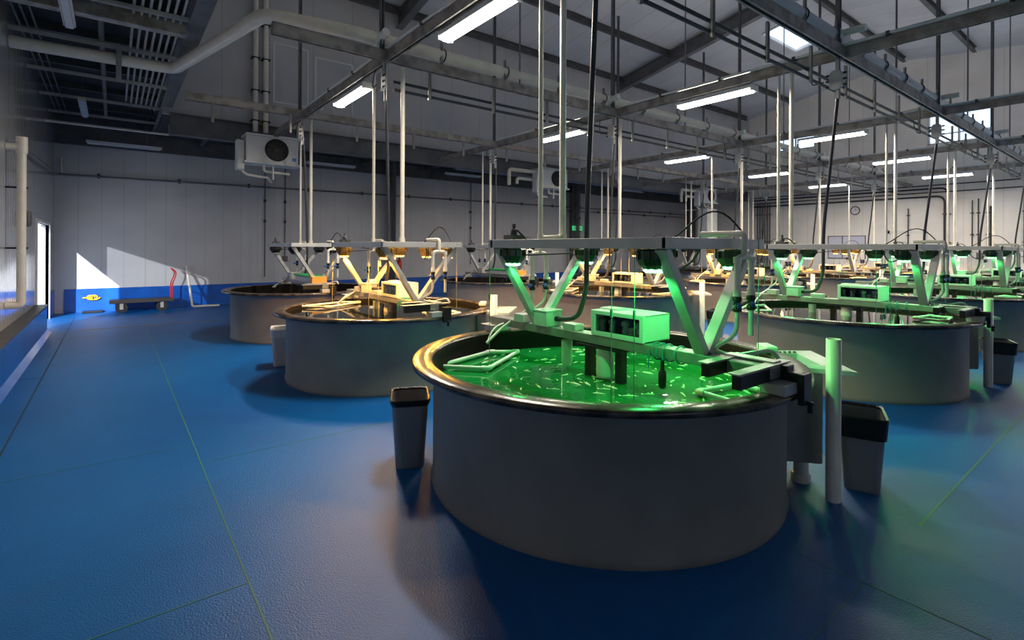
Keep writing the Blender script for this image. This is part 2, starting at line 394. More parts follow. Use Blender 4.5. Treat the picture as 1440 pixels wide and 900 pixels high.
for k_, (x0, x1, z0, z1) in enumerate(((.10, .88, 5.1, 6.5), (1.07, 2.0, 4.98, 6.38))):
    pf = MB()
    for x in (x0, x1): pf.box(x-.015, x+.015, YU-.012, YU-.001, z0, z1)
    for z in (z0, z1): pf.box(x0, x1, YU-.012, YU-.001, z-.015, z+.015)
    struct('trim_%d' % (40+k_), pf, 'white')
# steel: girders, rafters, purlins, columns
struct('trim_2', MB().ibeam((XU, YU, 4.26), (XR, YU, 4.26), .2, .44), 'steel')
struct('trim_3', MB().ibeam((XU-.05, YF, 4.81), (XU-.05, YB, 4.81), .2, .38), 'steel')
k = 4
for x in (3.3, 12.48):
    r = MB(); 
    r.ibeam((x, YU, roof_z(YU)-.28), (x, YRI, ZRI-.28), .2, .42); r.ibeam((x, YRI, ZRI-.28), (x, YF, ZFR-.28), .2, .42)
    struct('trim_%d' % k, r, 'steel'); k += 1
for y in (10.3, 8.2, 5.0, 3.9, 1.8, -1.0, -4.0):
    struct('trim_%d' % k, MB().ibeam((XU, y, roof_z(y)-.11), (XR-.6, y, roof_z(y)-.11), .12, .18, .012), 'dsteel'); k += 1
struct('trim_%d' % k, MB().beam((3.3, 8.2, 7.9), (12.4, 3.9, 8.75), .06, .06), 'dsteel'); k += 1
for x in (4.55, 13.2, 22.1):
    struct('trim_%d' % k, MB().ibeam((x, YB-.3, 0), (x, YB-.301, ZS), .3, .3), 'steel'); k += 1
# deep purlin row of the low ceiling (dark bars across the aisle and back strip)
lb = MB()
for y in [-8+1.75*i for i in range(13)]: lb.beam((XL, y, ZL-.06), (XU-.15, y, ZL-.06), .08, .12)
for x in [-1+2.3*i for i in range(10)]: lb.beam((x, YU+.2, ZS-.06), (x, YB, ZS-.06), .08, .12)
lb.box(XL, XR, YB-.14, YB-.001, 4.12, ZS); lb.box(XL, XU, YB-.14, YB-.001, ZS, ZL)
struct('trim_%d' % k, lb, 'dsteel'); k += 1

# ------------------------------------------------------------------ words for places
ORD = ['first', 'second', 'third', 'fourth', 'fifth']
NTH = ORD+['sixth', 'seventh', 'eighth', 'ninth', 'tenth', 'eleventh', 'twelfth', 'thirteenth', 'fourteenth', 'fifteenth', 'sixteenth', 'seventeenth', 'eighteenth', 'nineteenth']
ROWN = {0: 'front row', 1: 'middle row', 2: 'back row'}
def site(i, j):
    if (i, j) == (0, 0): return 'the nearest tank'
    return 'the %s %s tank' % (ORD[i], ROWN[j].replace(' ', '-'))
SITES = [(i, j) for j in range(3) for i in range(5)]
def lit(i, j): return 'g' if j == 0 else ('a' if j == 1 else 'o')

# ================================================================== TANK PROTOTYPE (at 0,0)
RR, RB, H = 1.391, 1.243, 0.86
proto = []      # (root, label function, swap flag)
t = thing('fish_tank', (0, 0, 0), 'large round grey tank nearest the camera, full of green-lit water', 'tank', 'round fish tanks')
sh = MB(); sh.lathe([(RB+.005, 0), (RB+.012, .03), (RB, .05), (RB, H-.06), (RB+.03, H-.035), (RR-.01, H-.035)], n=128)
sh.build('tank_wall', 'shell', t)
MB().lathe([(RR-.012, H-.040), (RR, H-.032), (RR, H-.008), (RR-.008, H), (RB+.03, H+.002), (RB+.012, H-.002), (RB+.004, H-.02)], n=128).build('rim', 'lip', t)
MB().lathe([(RB+.006, H-.012), (RB-.015, H-.06), (RB-.02, .06), (RB-.10, .02), (0.001, .01)], n=96).build('inner_liner', 'liner', t)
WZ = 0.675
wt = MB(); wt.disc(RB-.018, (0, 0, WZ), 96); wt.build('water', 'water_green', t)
# drain box on the outside of the rim, towards +x -y
din = [(0.66, -1.20), (1.18, -0.72)]; dout = [(1.40, -1.00), (1.02, -1.36)]
db = MB()
body = [(0.78, -0.98), (1.10, -0.62), (1.26, -0.86), (0.95, -1.18)]
db.prism(body, .17, H-.06); db.build('drain_box', 'sump', t, bevel=.015)
lp = MB(); o_ = [(0.87, -1.07), (1.24, -0.62), (1.55, -0.85), (1.02, -1.36)]; i_ = [(0.90, -1.06), (1.14, -0.78), (1.26, -0.87), (0.97, -1.15)]
lp.loft([[(x, y, H-.045) for x, y in i_], [(x, y, H-.06) for x, y in o_], [(x, y, H-.03) for x, y in o_], [(x, y, H-.012) for x, y in i_], [(x*.99, y*.99, H-.35) for x, y in i_]])
lp.build('drain_box_lip', 'sumplip', t)
MB().lathe([(.05, .0), (.05, .18)], (.98, -1.02, 0), 16).lathe([(.065, .0), (.065, .05), (.05, .06)], (.98, -1.02, 0), 16).build('drain_outlet', 'pvcw', t)
bo = MB()
for f in (.15, .4, .65, .9):
    x = i_[2][0]*(1-f)+i_[1][0]*f; y = i_[2][1]*(1-f)+i_[1][1]*f; bo.lathe([(.012, 0), (.012, .012), (.001, .014)], (x+.03, y+.01, H-.015), 8)
bo.build('bolts', 'dsteel', t)
tank = t

# ---- gantry: bridge beam, V legs, lamp frame
g = thing('lamp_gantry', (0, 0, 0.86), 'grey steel bridge, V legs and lamp frame standing across the nearest tank', 'frame', 'lamp gantries across the tanks')
BZ = 1.0; X0, X1, Y0, Y1, FZ = -0.45, 0.55, -0.92, 0.76, 1.68
br = MB(); br.beam((0, -1.30, BZ-.035), (0, 1.36, BZ-.035), .12, .07); br.build('bridge_beam', 'balu', g, bevel=.006)
for s in (-1, 1):
    be = MB().box(-.09, .09, s*1.32-.07, s*1.32+.07, H+.002, BZ-.08)
    if s > 0: be.box(-.12, .12, 1.24, 1.42, BZ-.085, BZ-.075)
    be.build('rim_bracket', 'alu', g, bevel=.004)
fm = MB()
fm.beam((X0, Y0, FZ), (X0, Y1, FZ), .06, .065); fm.beam((X1, Y0, FZ), (X1, Y1, FZ), .06, .065)
fm.beam((X0-.03, Y0, FZ), (X1+.03, Y0, FZ), .06, .065); fm.beam((X0-.03, Y1, FZ), (X1+.03, Y1, FZ), .06, .065)
fm.beam((X0, -.05, FZ), (X1, -.05, FZ), .05, .05)
fm.build('lamp_frame', 'alu', g, bevel=.004)
FY = (-.86, .70)
for y in FY:
    for xx in (X0+.02, X1-.02):
        MB().beam((0.02*(1 if xx > 0 else -1), y, BZ), (xx, y, FZ-.03), .055, .075, up=(0, 1, 0)).build('leg', 'alu', g, bevel=.004)
jb = MB().box(-.10, .07, .50, .66, BZ, BZ+.12).box(-.11, .08, .49, .67, BZ+.12, BZ+.135); jb.build('junction_box', 'alu', g, bevel=.006)
MB().box(-.05, .05, .22, .36, BZ, BZ+.05).build('terminal_block', 'alu', g, bevel=.004)
MB().box(-.10, .02, .80, .93, BZ, BZ+.07).build('switch_box', 'alu', g, bevel=.004)
# black hanging posts round the middle
hp = MB()
for y in (-.20, .10): hp.box(-.03, .03, y-.03, y+.03, .55, BZ-.07)
hp.box(-.09, .09, -.27, .17, BZ-.09, BZ-.075)
hp.build('hanger_post', 'black', g)
# tray bars at the drain end and the clamp over the rim
tr = MB()
for y, xa, xb in ((-1.02, -.25, .14), (-1.27, -.37, .16)):
    tr.beam((xa, y, BZ-.04), (xb, y, BZ-.04), .05, .075)
tr.build('tray_bar', 'black', g, bevel=.004)
tt = MB()
for y, xa, xb in ((-1.0, -.27, .16), (-1.25, -.39, .18)): tt.box(xa, xb, y-.05, y+.015, BZ+.001, BZ+.008)
tt.box(.02, .10, -1.28, -.98, BZ+.008, BZ+.016)
tt.build('tray_top', 'strutl', g)
ck = MB(); ck.box(.05, .13, -1.34, -1.26, H+.006, BZ-.0); ck.beam((.09, -1.10, .955), (.09, -1.30, .955), .06, .05); ck.box(.04, .14, -1.43, -1.395, .80, BZ-.03); ck.box(.05, .13, -1.42, -1.33, H+.03, BZ-.03)
ck.lathe([(.014, 0), (.014, .04), (.02, .05), (.02, .06), (.001, .061)], (.09, -1.44, .76), 12)
ck.build('rim_clamp', 'black', g, bevel=.005)
# cables: arched lead over the frame, leads along it
def arch(p, q, h, r=.007, n=14):
    p = Vector(p); q = Vector(q); return [p.lerp(q, t/n)+Vector((0, 0, h*math.sin(PI*(t/n)**1.35))) for t in range(n+1)]
MB().tube(arch((.35, -.35, FZ+.03), (.45, -.90, FZ+.03), .20), .007, 6).build('cable', 'rubber', g)
MB().tube(fil([(X1-.1, -.3, FZ-.02), (X1-.12, -.36, FZ-.16), (.3, -.45, FZ-.2), (.28, -.6, FZ-.12), (.2, -.7, FZ-.04)], .08), .008, 6).build('cable', 'rubber', g)
MB().tube(fil([(X0+.05, .62, FZ-.04), (X0+.1, .5, FZ-.09), (-.1, .2, FZ-.07), (X0+.06, -.1, FZ-.04)], .1), .006, 6).build('cable', 'rubber', g)
MB().tube(fil([(-.36, .60, FZ+.1), (-.42, .5, FZ+.12), (-.38, .42, FZ+.03)], .05), .008, 6).build('cable', 'rubber', g)
pl = MB(); pl.box(-.42, -.30, .54, .66, FZ+.033, FZ+.07); pl.lathe([(.03, 0), (.03, .05), (.015, .06), (.015, .10)], (-.36, .60, FZ+.06), 12)
pl.build('cable_plug', 'dsteel', g)
# cord wound round the bridge
co = MB()
for y in (-.52, -.56, -.61, -.70):
    co.tube([(.07*math.cos(a), y+.01*math.sin(a), BZ-.04+.055*math.sin(a)*1.0) for a in [2*PI*k/16 for k in range(17)]], .006, 6)
co.tube([(-.07, -.5, BZ-.03), (-.075, -.5, BZ-.15)], .006, 6)
co.build('wound_cord', 'teal', g)
gantry = g

# ---- lamp heads
LP = [((-.37, .60), 'above the junction box, aisle side'), ((-.37, -.76), 'above the drain end, aisle side'), ((.47, -.78), 'above the drain end, far side'),
      ((.47, -.22), 'midway along the far side'), ((.47, .60), 'above the junction box, far side')]
def make_lamp(x, y):
    t = thing('grow_lamp', (x, y, FZ-.20), 'x', 'lamp', 'lamp heads under the frames')
    h = MB(); zb = FZ-.035
    h.lathe([(.001, 0), (.095, 0), (.105, -.012), (.105, -.06), (.085, -.095), (.06, -.12), (.056, -.115)], (x, y, zb), 8, smooth=False)
    for k in range(8):
        a = 2*PI*(k+.5)/8; h.beam((x+.10*math.cos(a), y+.10*math.sin(a), zb-.012), (x+.10*math.cos(a), y+.10*math.sin(a), zb-.062), .004, .02, up=(math.cos(a), math.sin(a), 0))
    h.build('housing', 'housing', t)
    MB().lathe([(.058, -.115), (.062, -.13), (.048, -.14), (.001, -.143)], (x, y, zb), 16).build('lens', 'lamp_g', t)
    return t
lamps = [make_lamp(x, y) for (x, y), _ in LP]
for l, (_, d) in zip(lamps, LP): l['label'] = 'green lamp head on the frame over the nearest tank, ' + d

# ---- control box on the bridge
cbx = thing('control_box', (0.11, -.19, BZ), 'pale box with a dark window on the bridge of the nearest tank', 'box', 'control boxes on the bridges')
x0, x1, y0, y1, z0, z1 = -.07, .23, -.45, .03, BZ+.002, BZ+.19
b = MB(); b.box(x0+.02, x1, y0, y1, z0, z0+.012); b.box(x0+.02, x1, y0, y1, z1-.012, z1); b.box(x0+.02, x1, y0, y0+.012, z0, z1); b.box(x0+.02, x1, y1-.012, y1, z0, z1); b.box(x1-.01, x1, y0, y1, z0, z1)
for q in ((y0, y0+.035), (y1-.035, y1)): b.box(x0, x0+.02, q[0], q[1], z0, z1)
b.box(x0, x0+.02, y0+.035, y1-.035, z0, z0+.035); b.box(x0, x0+.02, y0+.035, y1-.035, z1-.03, z1)
b.build('case', 'white', cbx, bevel=.004)
MB().box(x0+.13, x0+.14, y0+.02, y1-.02, z0+.012, z1-.012).build('back_panel', 'screen', cbx)
gd = MB()
for k, yy in enumerate((-.36, -.24, -.12, -.02)):
    gd.lathe([(.001, 0), (.022, 0), (.026, .03), (.018, .06), (.030, .075), (.030, .10), (.001, .11)], (x0+.07, yy, z0+.02), 12)
gd.box(x0+.05, x0+.12, -.33, -.28, z0+.02, z0+.08)
gd.build('gauges', 'gadget', cbx)
pn = MB(); pn.box(x0+.017, x0+.019, y0+.035, y1-.035, z0+.035, z1-.03); pn.build('window_pane', MT['glass'], cbx)
MB().box(.02, .14, -.15, .02, z1+.001, z1+.012).build('top_label', 'pvcw', cbx)

# ---- canister and sleeve under the bridge
can = MB().lathe([(.001, 0), (.062, 0), (.065, .02), (.065, .15), (.060, .16), (.060, .20), (.066, .205), (.066, .225), (.001, .23)], (0, -.05, .69), 24)
can = can.build('filter_canister', 'pvcw', label='white filter canister hanging between black posts under the nearest bridge', cat='filter', group='filter canisters')
slv = MB(); slv.lathe([(.035, 0), (.045, .03), (.045, .20)], (0, .36, .705), 20).disc(.035, (0, .36, .705), 20, False)
slv = slv.build('sampling_sleeve', 'bagclear', label='frosted white sleeve hanging from the bridge of the nearest tank', cat='sleeve', group='sampling sleeves')
prb = thing('probe', (-.07, -.62, .72), 'black probe on a teal cord dipping into the nearest tank', 'probe', 'water probes')
MB().tube([(-.085, -.62, BZ), (-.09, -.62, .84)], .006, 6).build('cord', 'teal', prb)
MB().lathe([(.012, .18), (.014, .12), (.026, .10), (.026, .02), (.020, 0), (.001, 0)], (-.09, -.62, .745), 14).build('sensor_head', 'black', prb)

# ---- floating PVC frames
def ploop(pts, z, label):
    mb = MB(); n = len(pts)
    for i in range(n):
        a = Vector((*pts[i], z)); c = Vector((*pts[(i+1) % n], z)); mb.tube([a, c], .016, 10)
        d = (c-a).normalized(); e = (Vector((*pts[i-1], z))-a).normalized()
        mb.tube([a+d*.05, a, a+e*.05], .021, 10)
    return mb
fl1 = ploop([(-.86, .95), (-.58, .64), (.02, 1.02), (-.20, 1.16)], WZ+.028, '').build('floating_ring', 'pvcw', label='pale PVC pipe frame floating by the rim of the nearest tank, junction box end', cat='pipe frame', group='floating pipe frames')
fl2 = ploop([(.16, -.72), (.12, -1.04), (.52, -1.00), (.56, -.78)], WZ+.028, '').build('floating_ring', 'pvcw', label='pale PVC pipe frame floating at the drain end of the nearest tank', cat='pipe frame', group='floating pipe frames')

# ---- drop pipes, valves, conduit
def manifold(y, name, label, hose):
    x = .22; z = FZ-.03; t = thing('valve_manifold', (x, y, .9), label, 'pipe', 'valve manifolds beside the frames')
    s = 1 if y > 0 else -1
    p = MB(); hw = .085
    p.tube(fil([(x-hw, y, 1.36), (x-hw, y, 1.60), (x+hw, y, 1.60), (x+hw, y, 1.36)], .05), .019, 10)
    p.tube(fil([(x, y, 1.60), (x, y, 1.745), (x, y-s*.3, 1.745)], .03), .019, 10)
    for d in (-hw, hw): p.tube([(x+d, y, 1.35), (x+d, y, 1.40)], .025, 10); p.tube([(x+d, y, 1.56), (x+d, y, 1.60)], .024, 10)
    p.build('pipe', 'pvc', t)
    for d in (-hw, hw):
        v = MB().lathe([(.018, -.05), (.028, -.045), (.028, -.02), (.022, -.015), (.022, .015), (.028, .02), (.028, .045), (.018, .05)], (x+d, y, 1.31), 14).build('valve', 'black', t)
        MB().beam((x+d-.02, y-.02, 1.31), (x+d-.085, y-.06, 1.30), .018, .022).build('valve_handle', 'bluev', v)
    h = MB()
    if s < 0:
        h.tube(fil([(x-hw, y, 1.26), (x-hw, y, 1.12), (x-hw-.09, y+.12, 1.02), (x-hw-.02, y+.02, .985), (x+.02, y-.16, 1.04), (x+.03, y-.2, .99)], .14, 8), .014, 8)
        h.tube([(x+hw, y, 1.26), (x+hw, y, 1.10)], .016, 8)
    else:
        h.tube(fil([(x-hw, y, 1.26), (x-hw-.02, y, 1.1), (x-.32, y+.1, .95), (x-.55, y+.06, .82)], .12, 8), .012, 8)
        h.tube(fil([(x+hw, y, 1.26), (x+hw, y+.02, 1.15), (x-.05, y+.12, 1.02), (x-.38, y+.2, .92), (x-.5, y+.12, .8)], .15, 8), .010, 8)
    h.build('hose', 'hose', t)
    return t
mf1 = manifold(.96, 'a', 'twin valve PVC manifold at the junction box end of the nearest gantry', 0)
mf2 = manifold(-1.0, 'b', 'twin valve PVC manifold with looping hose at the drain end of the nearest gantry', 0)
def drop_pipe(x, y, r, ytop, lab, xt=None):
    mb = MB(); mb.tube(fil([(x, y, FZ+.035), (x, y, 4.33), (x if xt is None else xt, ytop, 4.40)], .05), r, 12)
    mb.tube([(x, y, FZ+.034), (x, y, FZ+.10)], r*1.35, 12)
    return mb.build('drop_pipe', 'pvc', label=lab, cat='pipe', group='white drop pipes')
cd = thing('power_conduit', (.14, .28, 1.0), 'black conduit curving down to the junction box on the nearest bridge', 'conduit', 'black conduits from the grid')
MB().tube(fil([(.0, .06, 3.74), (.01, .07, 3.60), (.14, .28, 1.9), (.14, .28, 1.30), (.12, .36, 1.07), (.02, .48, 1.06), (.0, .52, 1.06)], .2, 8), .021, 12).build('flexible_conduit', 'conduit', cd)
MB().lathe([(.02, 0), (.03, .01), (.03, .05), (.02, .06)], (.0, .06, 3.70), 12).build('gland', 'dsteel', cd)

# ---- lid block on the rim, standpipe, bin
def wbin(x, y, z, rot, lz=.37):
    t = thing('waste_bin', (x, y, 0), 'l', 'bin', 'waste bins beside the tanks')
    def loop(w_, d_, z_, r=.05):
        out = []
        for cx, cy, a0 in ((w_/2-r, d_/2-r, 0), (-w_/2+r, d_/2-r, PI/2), (-w_/2+r, -d_/2+r, PI), (w_/2-r, -d_/2+r, 1.5*PI)):
            for q in range(5):
                a = a0+q*PI/8; px, py = cx+r*math.cos(a), cy+r*math.sin(a)
                out.append((x+px*math.cos(rot)-py*math.sin(rot), y+px*math.sin(rot)+py*math.cos(rot), z_))
        return out
    b_ = MB(); b_.loft([loop(.205, .29, 0, .04), loop(.21, .30, .01), loop(.27, .38, .50)], cap0=True, smooth=False)
    b_.loft([loop(.255, .365, .499), loop(.20, .285, .02)]); b_.build('bin_body', 'bin', t)
    l_ = MB(); l_.loft([loop(.26+.0*lz, .37, lz), loop(.275, .385, lz+.002), loop(.292, .402, .495), loop(.298, .408, .51), loop(.288, .398, .52), loop(.262, .372, .512), loop(.245, .35, .40), loop(.205, .29, .06)], cap1=True)
    l_.build('bin_liner', 'bag', t)
    return t
bin_a = wbin(1.26, -1.30, 0, math.radians(-68)); bin_a['label'] = 'black lined grey waste bin beside the standpipe of the nearest tank'
sp = MB().lathe([(.0445, 0), (.0445, 1.06), (.037, 1.06), (.037, .02)], (.84, -1.28, 0), 24).disc(.044, (.84, -1.28, 0.001), 24, False)
sp = sp.build('standpipe', 'pvc', label='tall cream standpipe on the floor beside the nearest tank', cat='pipe', group='cream standpipes')
sp2 = None
lb1 = MB().beam((.98, -.82, H+.035), (1.10, -.68, H+.035), .09, .05).build('foam_block', 'pvcw', bevel=.012, label='pale foam block lying on the rim of the nearest tank', cat='block', group='foam blocks on rims')
lb2 = MB().beam((.20, -1.36, H+.03), (.30, -1.28, H+.03), .09, .045).build('rim_tray', 'pvcw', bevel=.008, label='small pale tray on the rim beside the clamp of the nearest tank', cat='tray', group='small trays on rims')

# ---- strings from the frame to the water
STR = [((-.47, .78), 'by the junction box corner'), ((-.47, -.52), 'by the control box'), ((.50, -.95), 'by the hose loop'), ((-.40, -.64), 'by the drain corner')]
strings = []
for (x, y), d in STR:
    strings.append(MB().tube([(x, y, WZ+.0), (x, y, FZ+.04)], .0028, 5).lathe([(.009, 0), (.009, .05)], (x, y, 1.22), 8).build('string', 'string', label='thin green string hanging to the water ' + d + ' of the nearest tank', cat='string', group='strings hanging into the tanks'))

snap_children()
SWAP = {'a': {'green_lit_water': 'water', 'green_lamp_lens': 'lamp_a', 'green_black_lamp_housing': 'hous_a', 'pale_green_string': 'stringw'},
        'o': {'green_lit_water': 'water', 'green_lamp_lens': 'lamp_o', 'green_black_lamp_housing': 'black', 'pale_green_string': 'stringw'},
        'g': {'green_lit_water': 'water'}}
COLW = {'g': 'green', 'a': 'amber', 'o': 'unlit'}
for (i, j) in SITES:
    d = (AC*i, BR*j, 0); L_ = lit(i, j); sw = SWAP[L_]; s = site(i, j)
    if (i, j) != (0, 0):
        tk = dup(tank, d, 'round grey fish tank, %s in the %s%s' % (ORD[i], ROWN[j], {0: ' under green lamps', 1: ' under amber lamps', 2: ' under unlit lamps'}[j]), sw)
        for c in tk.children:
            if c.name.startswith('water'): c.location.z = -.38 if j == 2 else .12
        dup(gantry, d, 'grey steel bridge, V legs and lamp frame across ' + s, sw)
        for l, (_, ds) in zip(lamps, LP):
            dup(l, d, '%s lamp head over %s, %s' % (COLW[L_], s, ds), sw)
        if j < 2: dup(cbx, d, 'box with a dark window on the bridge of ' + s, sw)
        if j < 2: dup(can, d, 'white filter canister under the bridge of ' + s)
        if j < 2: dup(slv, d, 'frosted sleeve hanging from the bridge of ' + s)
        dw = (d[0], d[1], .12)
        if j < 2: dup(fl1, dw, 'pale PVC pipe frame floating at the junction box end of ' + s)
        if j < 2: dup(fl2, dw, 'pale PVC pipe frame floating at the drain end of ' + s)
        dup(mf1, d, 'twin valve manifold at the junction box end of ' + s)
        dup(mf2, d, 'twin valve manifold at the drain end of ' + s)
        dup(cd, d, 'black conduit curving down to the junction box of ' + s)
        dup(lb1, d, 'pale foam block lying on the rim of ' + s)
        if j == 0: dup(prb, d, 'black probe on a teal cord in ' + s)
        if not (j == 2 and i > 2):
            b_ = dup(bin_a, d, '%s lined waste bin beside %s' % ('black', s))
            dup(sp, d, 'tall cream standpipe on the floor beside ' + s)
        if i < 4 and j < 2:
            for sg, (_, ds) in zip(strings, STR): dup(sg, d, 'thin %s string hanging %s of %s' % ('green' if j == 0 else 'pale', ds, s), sw)
    x, y = d[0], d[1]
    drop_pipe(x+.18, y+.90, .021, y+.10, 'slim white pipe dropping to the manifold of ' + s)
    if j == 1: drop_pipe(x+.29, y+.16, .030, y+.10, 'thick white drop pipe above ' + s)
    else: drop_pipe(x+.36, y+.80, .030, y+.10, 'thick white drop pipe above ' + s)
    # lights of the lamp heads
    if L_ != 'o':
        near = (i, j) in ((0, 0), (1, 0), (2, 0), (0, 1), (1, 1))
        ks = range(5) if near else (0, 2)
        for kk in ks:
            lx, ly = LP[kk][0]; f_ = (.4, 1.1, 1.0, 1.2, .5)[kk] if (i, j) == (0, 0) else 1
            e = (GREEN_W if L_ == 'g' else AMBER_W)*(1 if near else 2.2)*f_
            lamp('lamp_light', 'SPOT', (x+lx, y+ly, FZ-.19), e, GREEN if L_ == 'g' else AMBER, spot_size=math.radians(163 if L_ == 'g' else 172), spot_blend=.15, shadow_soft_size=.045)

# extra bin by the camera side of the nearest and the middle tank, with their own rims
snap_children()
b2 = wbin(-1.085, .97, 0, math.radians(-26), .47); b2['label'] = 'grey waste bin with black liner against the aisle side of the nearest tank'
b3 = wbin(-1.03, 5.02, 0, math.radians(-14), .40); b3['label'] = 'pale waste bin with white liner against the first middle-row tank'
for c_ in b3.children: c_.data.materials[0] = MT['binw'] if c_.name.startswith('bin_body') else MT['bagw']

# fish in the green water
fm_ = MB()
n = 8
prof = [(-.035, .001), (-.022, .004), (-.008, .0068), (.008, .0072), (.022, .0052), (.032, .002)]
fm_.tube([(x, 0, 0) for x, r in prof], [r for x, r in prof], 8)
fm_.add([(-.033, 0, 0), (-.050, .010, .003), (-.046, 0, 0), (-.050, -.010, -.003)], [(0, 1, 2), (0, 2, 3)])
fm_.add([(.004, 0, .006), (-.010, 0, .006), (-.012, .001, .014)], [(0, 1, 2)])
fish0 = fm_.build('juvenile_fish', 'fish', loc=(0, 0, 0), label='small pale fish swimming at the surface of the green tank', cat='fish', group='small fish in the nearest tank')
for q in range(170):
    f = fish0 if q == 0 else fish0.copy()
    if q: COL.objects.link(f)
    while True:
        a = random.uniform(0, 2*PI); r = 1.12*math.sqrt(random.random())
        px, py = r*math.cos(a), r*math.sin(a)
        if not (px < -.45 and py > .55): break
    f.location = (px, py, WZ+random.uniform(-.004, .001)); f.rotation_euler = (0, random.uniform(-.06, .06), a+PI/2+random.gauss(0, .5))
    s_ = random.uniform(.6, 1.35); f.scale = (s_*1.2, s_, s_)

# ================================================================== OVERHEAD GRID
BT = 4.2
for j, nm in ((0, 'front'), (1, 'middle'), (2, 'back')):
    y = BR*j; xs = {0: -3.0, 1: -1.45, 2: -1.95}[j]
    MB().chan((xs, y, BT), (XR-.02, y, BT), .09, .14).build('strut_beam', 'strut', label='long galvanised strut beam over the %s row of tanks' % nm, cat='beam', group='overhead strut grid')
for i in range(5):
    x = AC*i
    MB().chan((x, -6.5, BT+.0), (x, YU-.1, BT+.0), .08, .13).build('cross_beam', 'strut', label='galvanised cross beam over the %s tank of each row' % ORD[i], cat='beam', group='overhead cross beams')
    c = thing('conduit_run', (x, 0, BT+.1), 'pair of thin white conduits along the %s cross beam' % ORD[i], 'conduit', 'white conduits on the cross beams')
    mb = MB()
    for dx in (-.035, .05): mb.tube(fil([(x+dx, -6.4, BT+.10), (x+dx, 7.5, BT+.10)], .1), .018, 8)
    mb.build('conduit', 'pvcw', c)
    cl_ = MB()
    for y in [-6+1.1*q for q in range(12)]: cl_.box(x-.06, x+.08, y-.02, y+.02, BT+.07, BT+.12)
    cl_.build('clip', 'dsteel', c)
# hangers to the roof and junction boxes
jp = thing('junction_box', (0, 0, 3.66), 'x', 'junction box', 'hexagonal junction boxes on the grid')
MB().chan((-.03, .05, 3.62), (-.03, .05, 4.13), .045, .045, up=(0, 1, 0)).build('bracket', 'strutl', jp)
def octo(x, a, b, c=.035): return [(x, .05+p, 3.85+q) for p, q in ((-a+c, -b), (a-c, -b), (a, -b+c), (a, b-c), (a-c, b), (-a+c, b), (-a, b-c), (-a, -b+c))]
bx_ = MB(); bx_.loft([octo(-.05, .07, .12), octo(-.10, .07, .12), octo(-.10, .075, .125), octo(-.112, .073, .122)], cap0=True, cap1=True); bx_.build('box', 'strutl', jp, bevel=.004)
gl = MB()
for yy, zz in ((-1, -1), (1, -1), (-1, 1), (1, 1), (-1, 0), (1, 0)): gl.tube([(-.085, .05+yy*.08, 3.85+zz*.075), (-.085, .05+yy*.12, 3.85+zz*.075)], .014, 8)
gl.build('cable_glands', 'black', jp)
MB().tube(fil([(-.08, .2, 3.86), (-.08, .34, 3.84), (-.04, .40, 4.02), (0, .42, 4.14)], .06), .007, 6).build('lead', 'rubber', jp)
jp['label'] = 'grey junction box under the grid above the nearest tank'
snap_children()
for (i, j) in SITES:
    d = (AC*i, BR*j, 0)
    if (i, j) != (0, 0): dup(jp, d, 'grey junction box under the grid above ' + site(i, j))
    MB().chan((d[0]-.08, d[1]+.03, BT+.07), (d[0]-.08, d[1]+.03, roof_z(d[1])-.02), .055, .055, up=(0, 1, 0)).build('hanger_strut', 'steel', label='vertical strut holding the grid to the roof above ' + site(i, j), cat='hanger', group='roof hangers of the grid')
for (i, j) in [(i, j) for j in (0, 1) for i in range(5)]:
    x = AC*(i+.5)
    MB().tube([(x, BR*j+.06, BT+.05), (x, BR*j+.06, roof_z(BR*j)-.02)], .014, 8).build('hanger_rod', 'steel', label='thin steel rod from the roof to the %s beam past the %s tank' % (ROWN[j], ORD[i]), cat='hanger', group='thin roof hanger rods')

# water mains
def clamps(mb_pts, r, t, m='black'):
    c = MB()
    for p, ax in mb_pts:
        p = Vector(p); u = Vector((0, 0, 1)); s_ = Vector(ax).cross(u)
        c.tube([p+(s_*math.cos(a)+u*math.sin(a))*(r+.006) for a in [2*PI*k/16 for k in range(16)]], .009, 6, closed=True)
    return c.build('clamp', m, t)
wm = thing('water_main', (4, 3.9, 4.37), 'thick cream PVC main zigzagging in from the aisle over the middle row', 'pipe', 'overhead water mains')
pA = fil([(XL+.01, 7.15, 4.45), (-2.15, 7.05, 4.45), (-1.48, 4.10, 4.45), (-.5, 3.92, 4.45), (XR-.3, 3.92, 4.45)], .16, 8)
MB().tube(pA, .085, 20).build('pipe', 'pvc', wm)
clamps([((x, 3.92, 4.45), (1, 0, 0)) for x in [.9+1.15*q for q in range(18)]], .085, wm)
st = MB()
for x in [.9+1.15*q for q in range(18)]: st.chan((x-.06, 3.86, 4.13), (x-.06, 3.86, 4.62), .04, .03, up=(0, 1, 0))
st.build('stand', 'strutl', wm)
hb = MB()
for x in [AC*q for q in range(5)]: hb.tube([(x-.15, 3.92, 4.45), (x-.02, 3.92, 4.45)], .105, 16); hb.tube([(x-.08, 3.92, 4.45), (x-.08, 3.70, 4.48)], .055, 12)
hb.build('branch_fitting', 'pvcw', wm)
wc = thing('water_main', (8, .1, 4.37), 'thick pale PVC main running above the green lamp row', 'pipe', 'overhead water mains')
MB().tube([(-1.5, .10, 4.45), (XR-.3, .10, 4.45)], .085, 20).build('pipe', 'pvcw', wc)
clamps([((x, .10, 4.45), (1, 0, 0)) for x in [-1+.92*q for q in range(24)]], .085, wc)
hb = MB()
for x in [AC*q for q in range(5)]: hb.tube([(x-.10, .10, 4.45), (x+.05, .10, 4.45)], .115, 16); hb.tube([(x, .10, 4.47), (x+.02, -.25, 4.47)], .045, 12)
hb.build('branch_fitting', 'pvcw', wc)
st = MB()
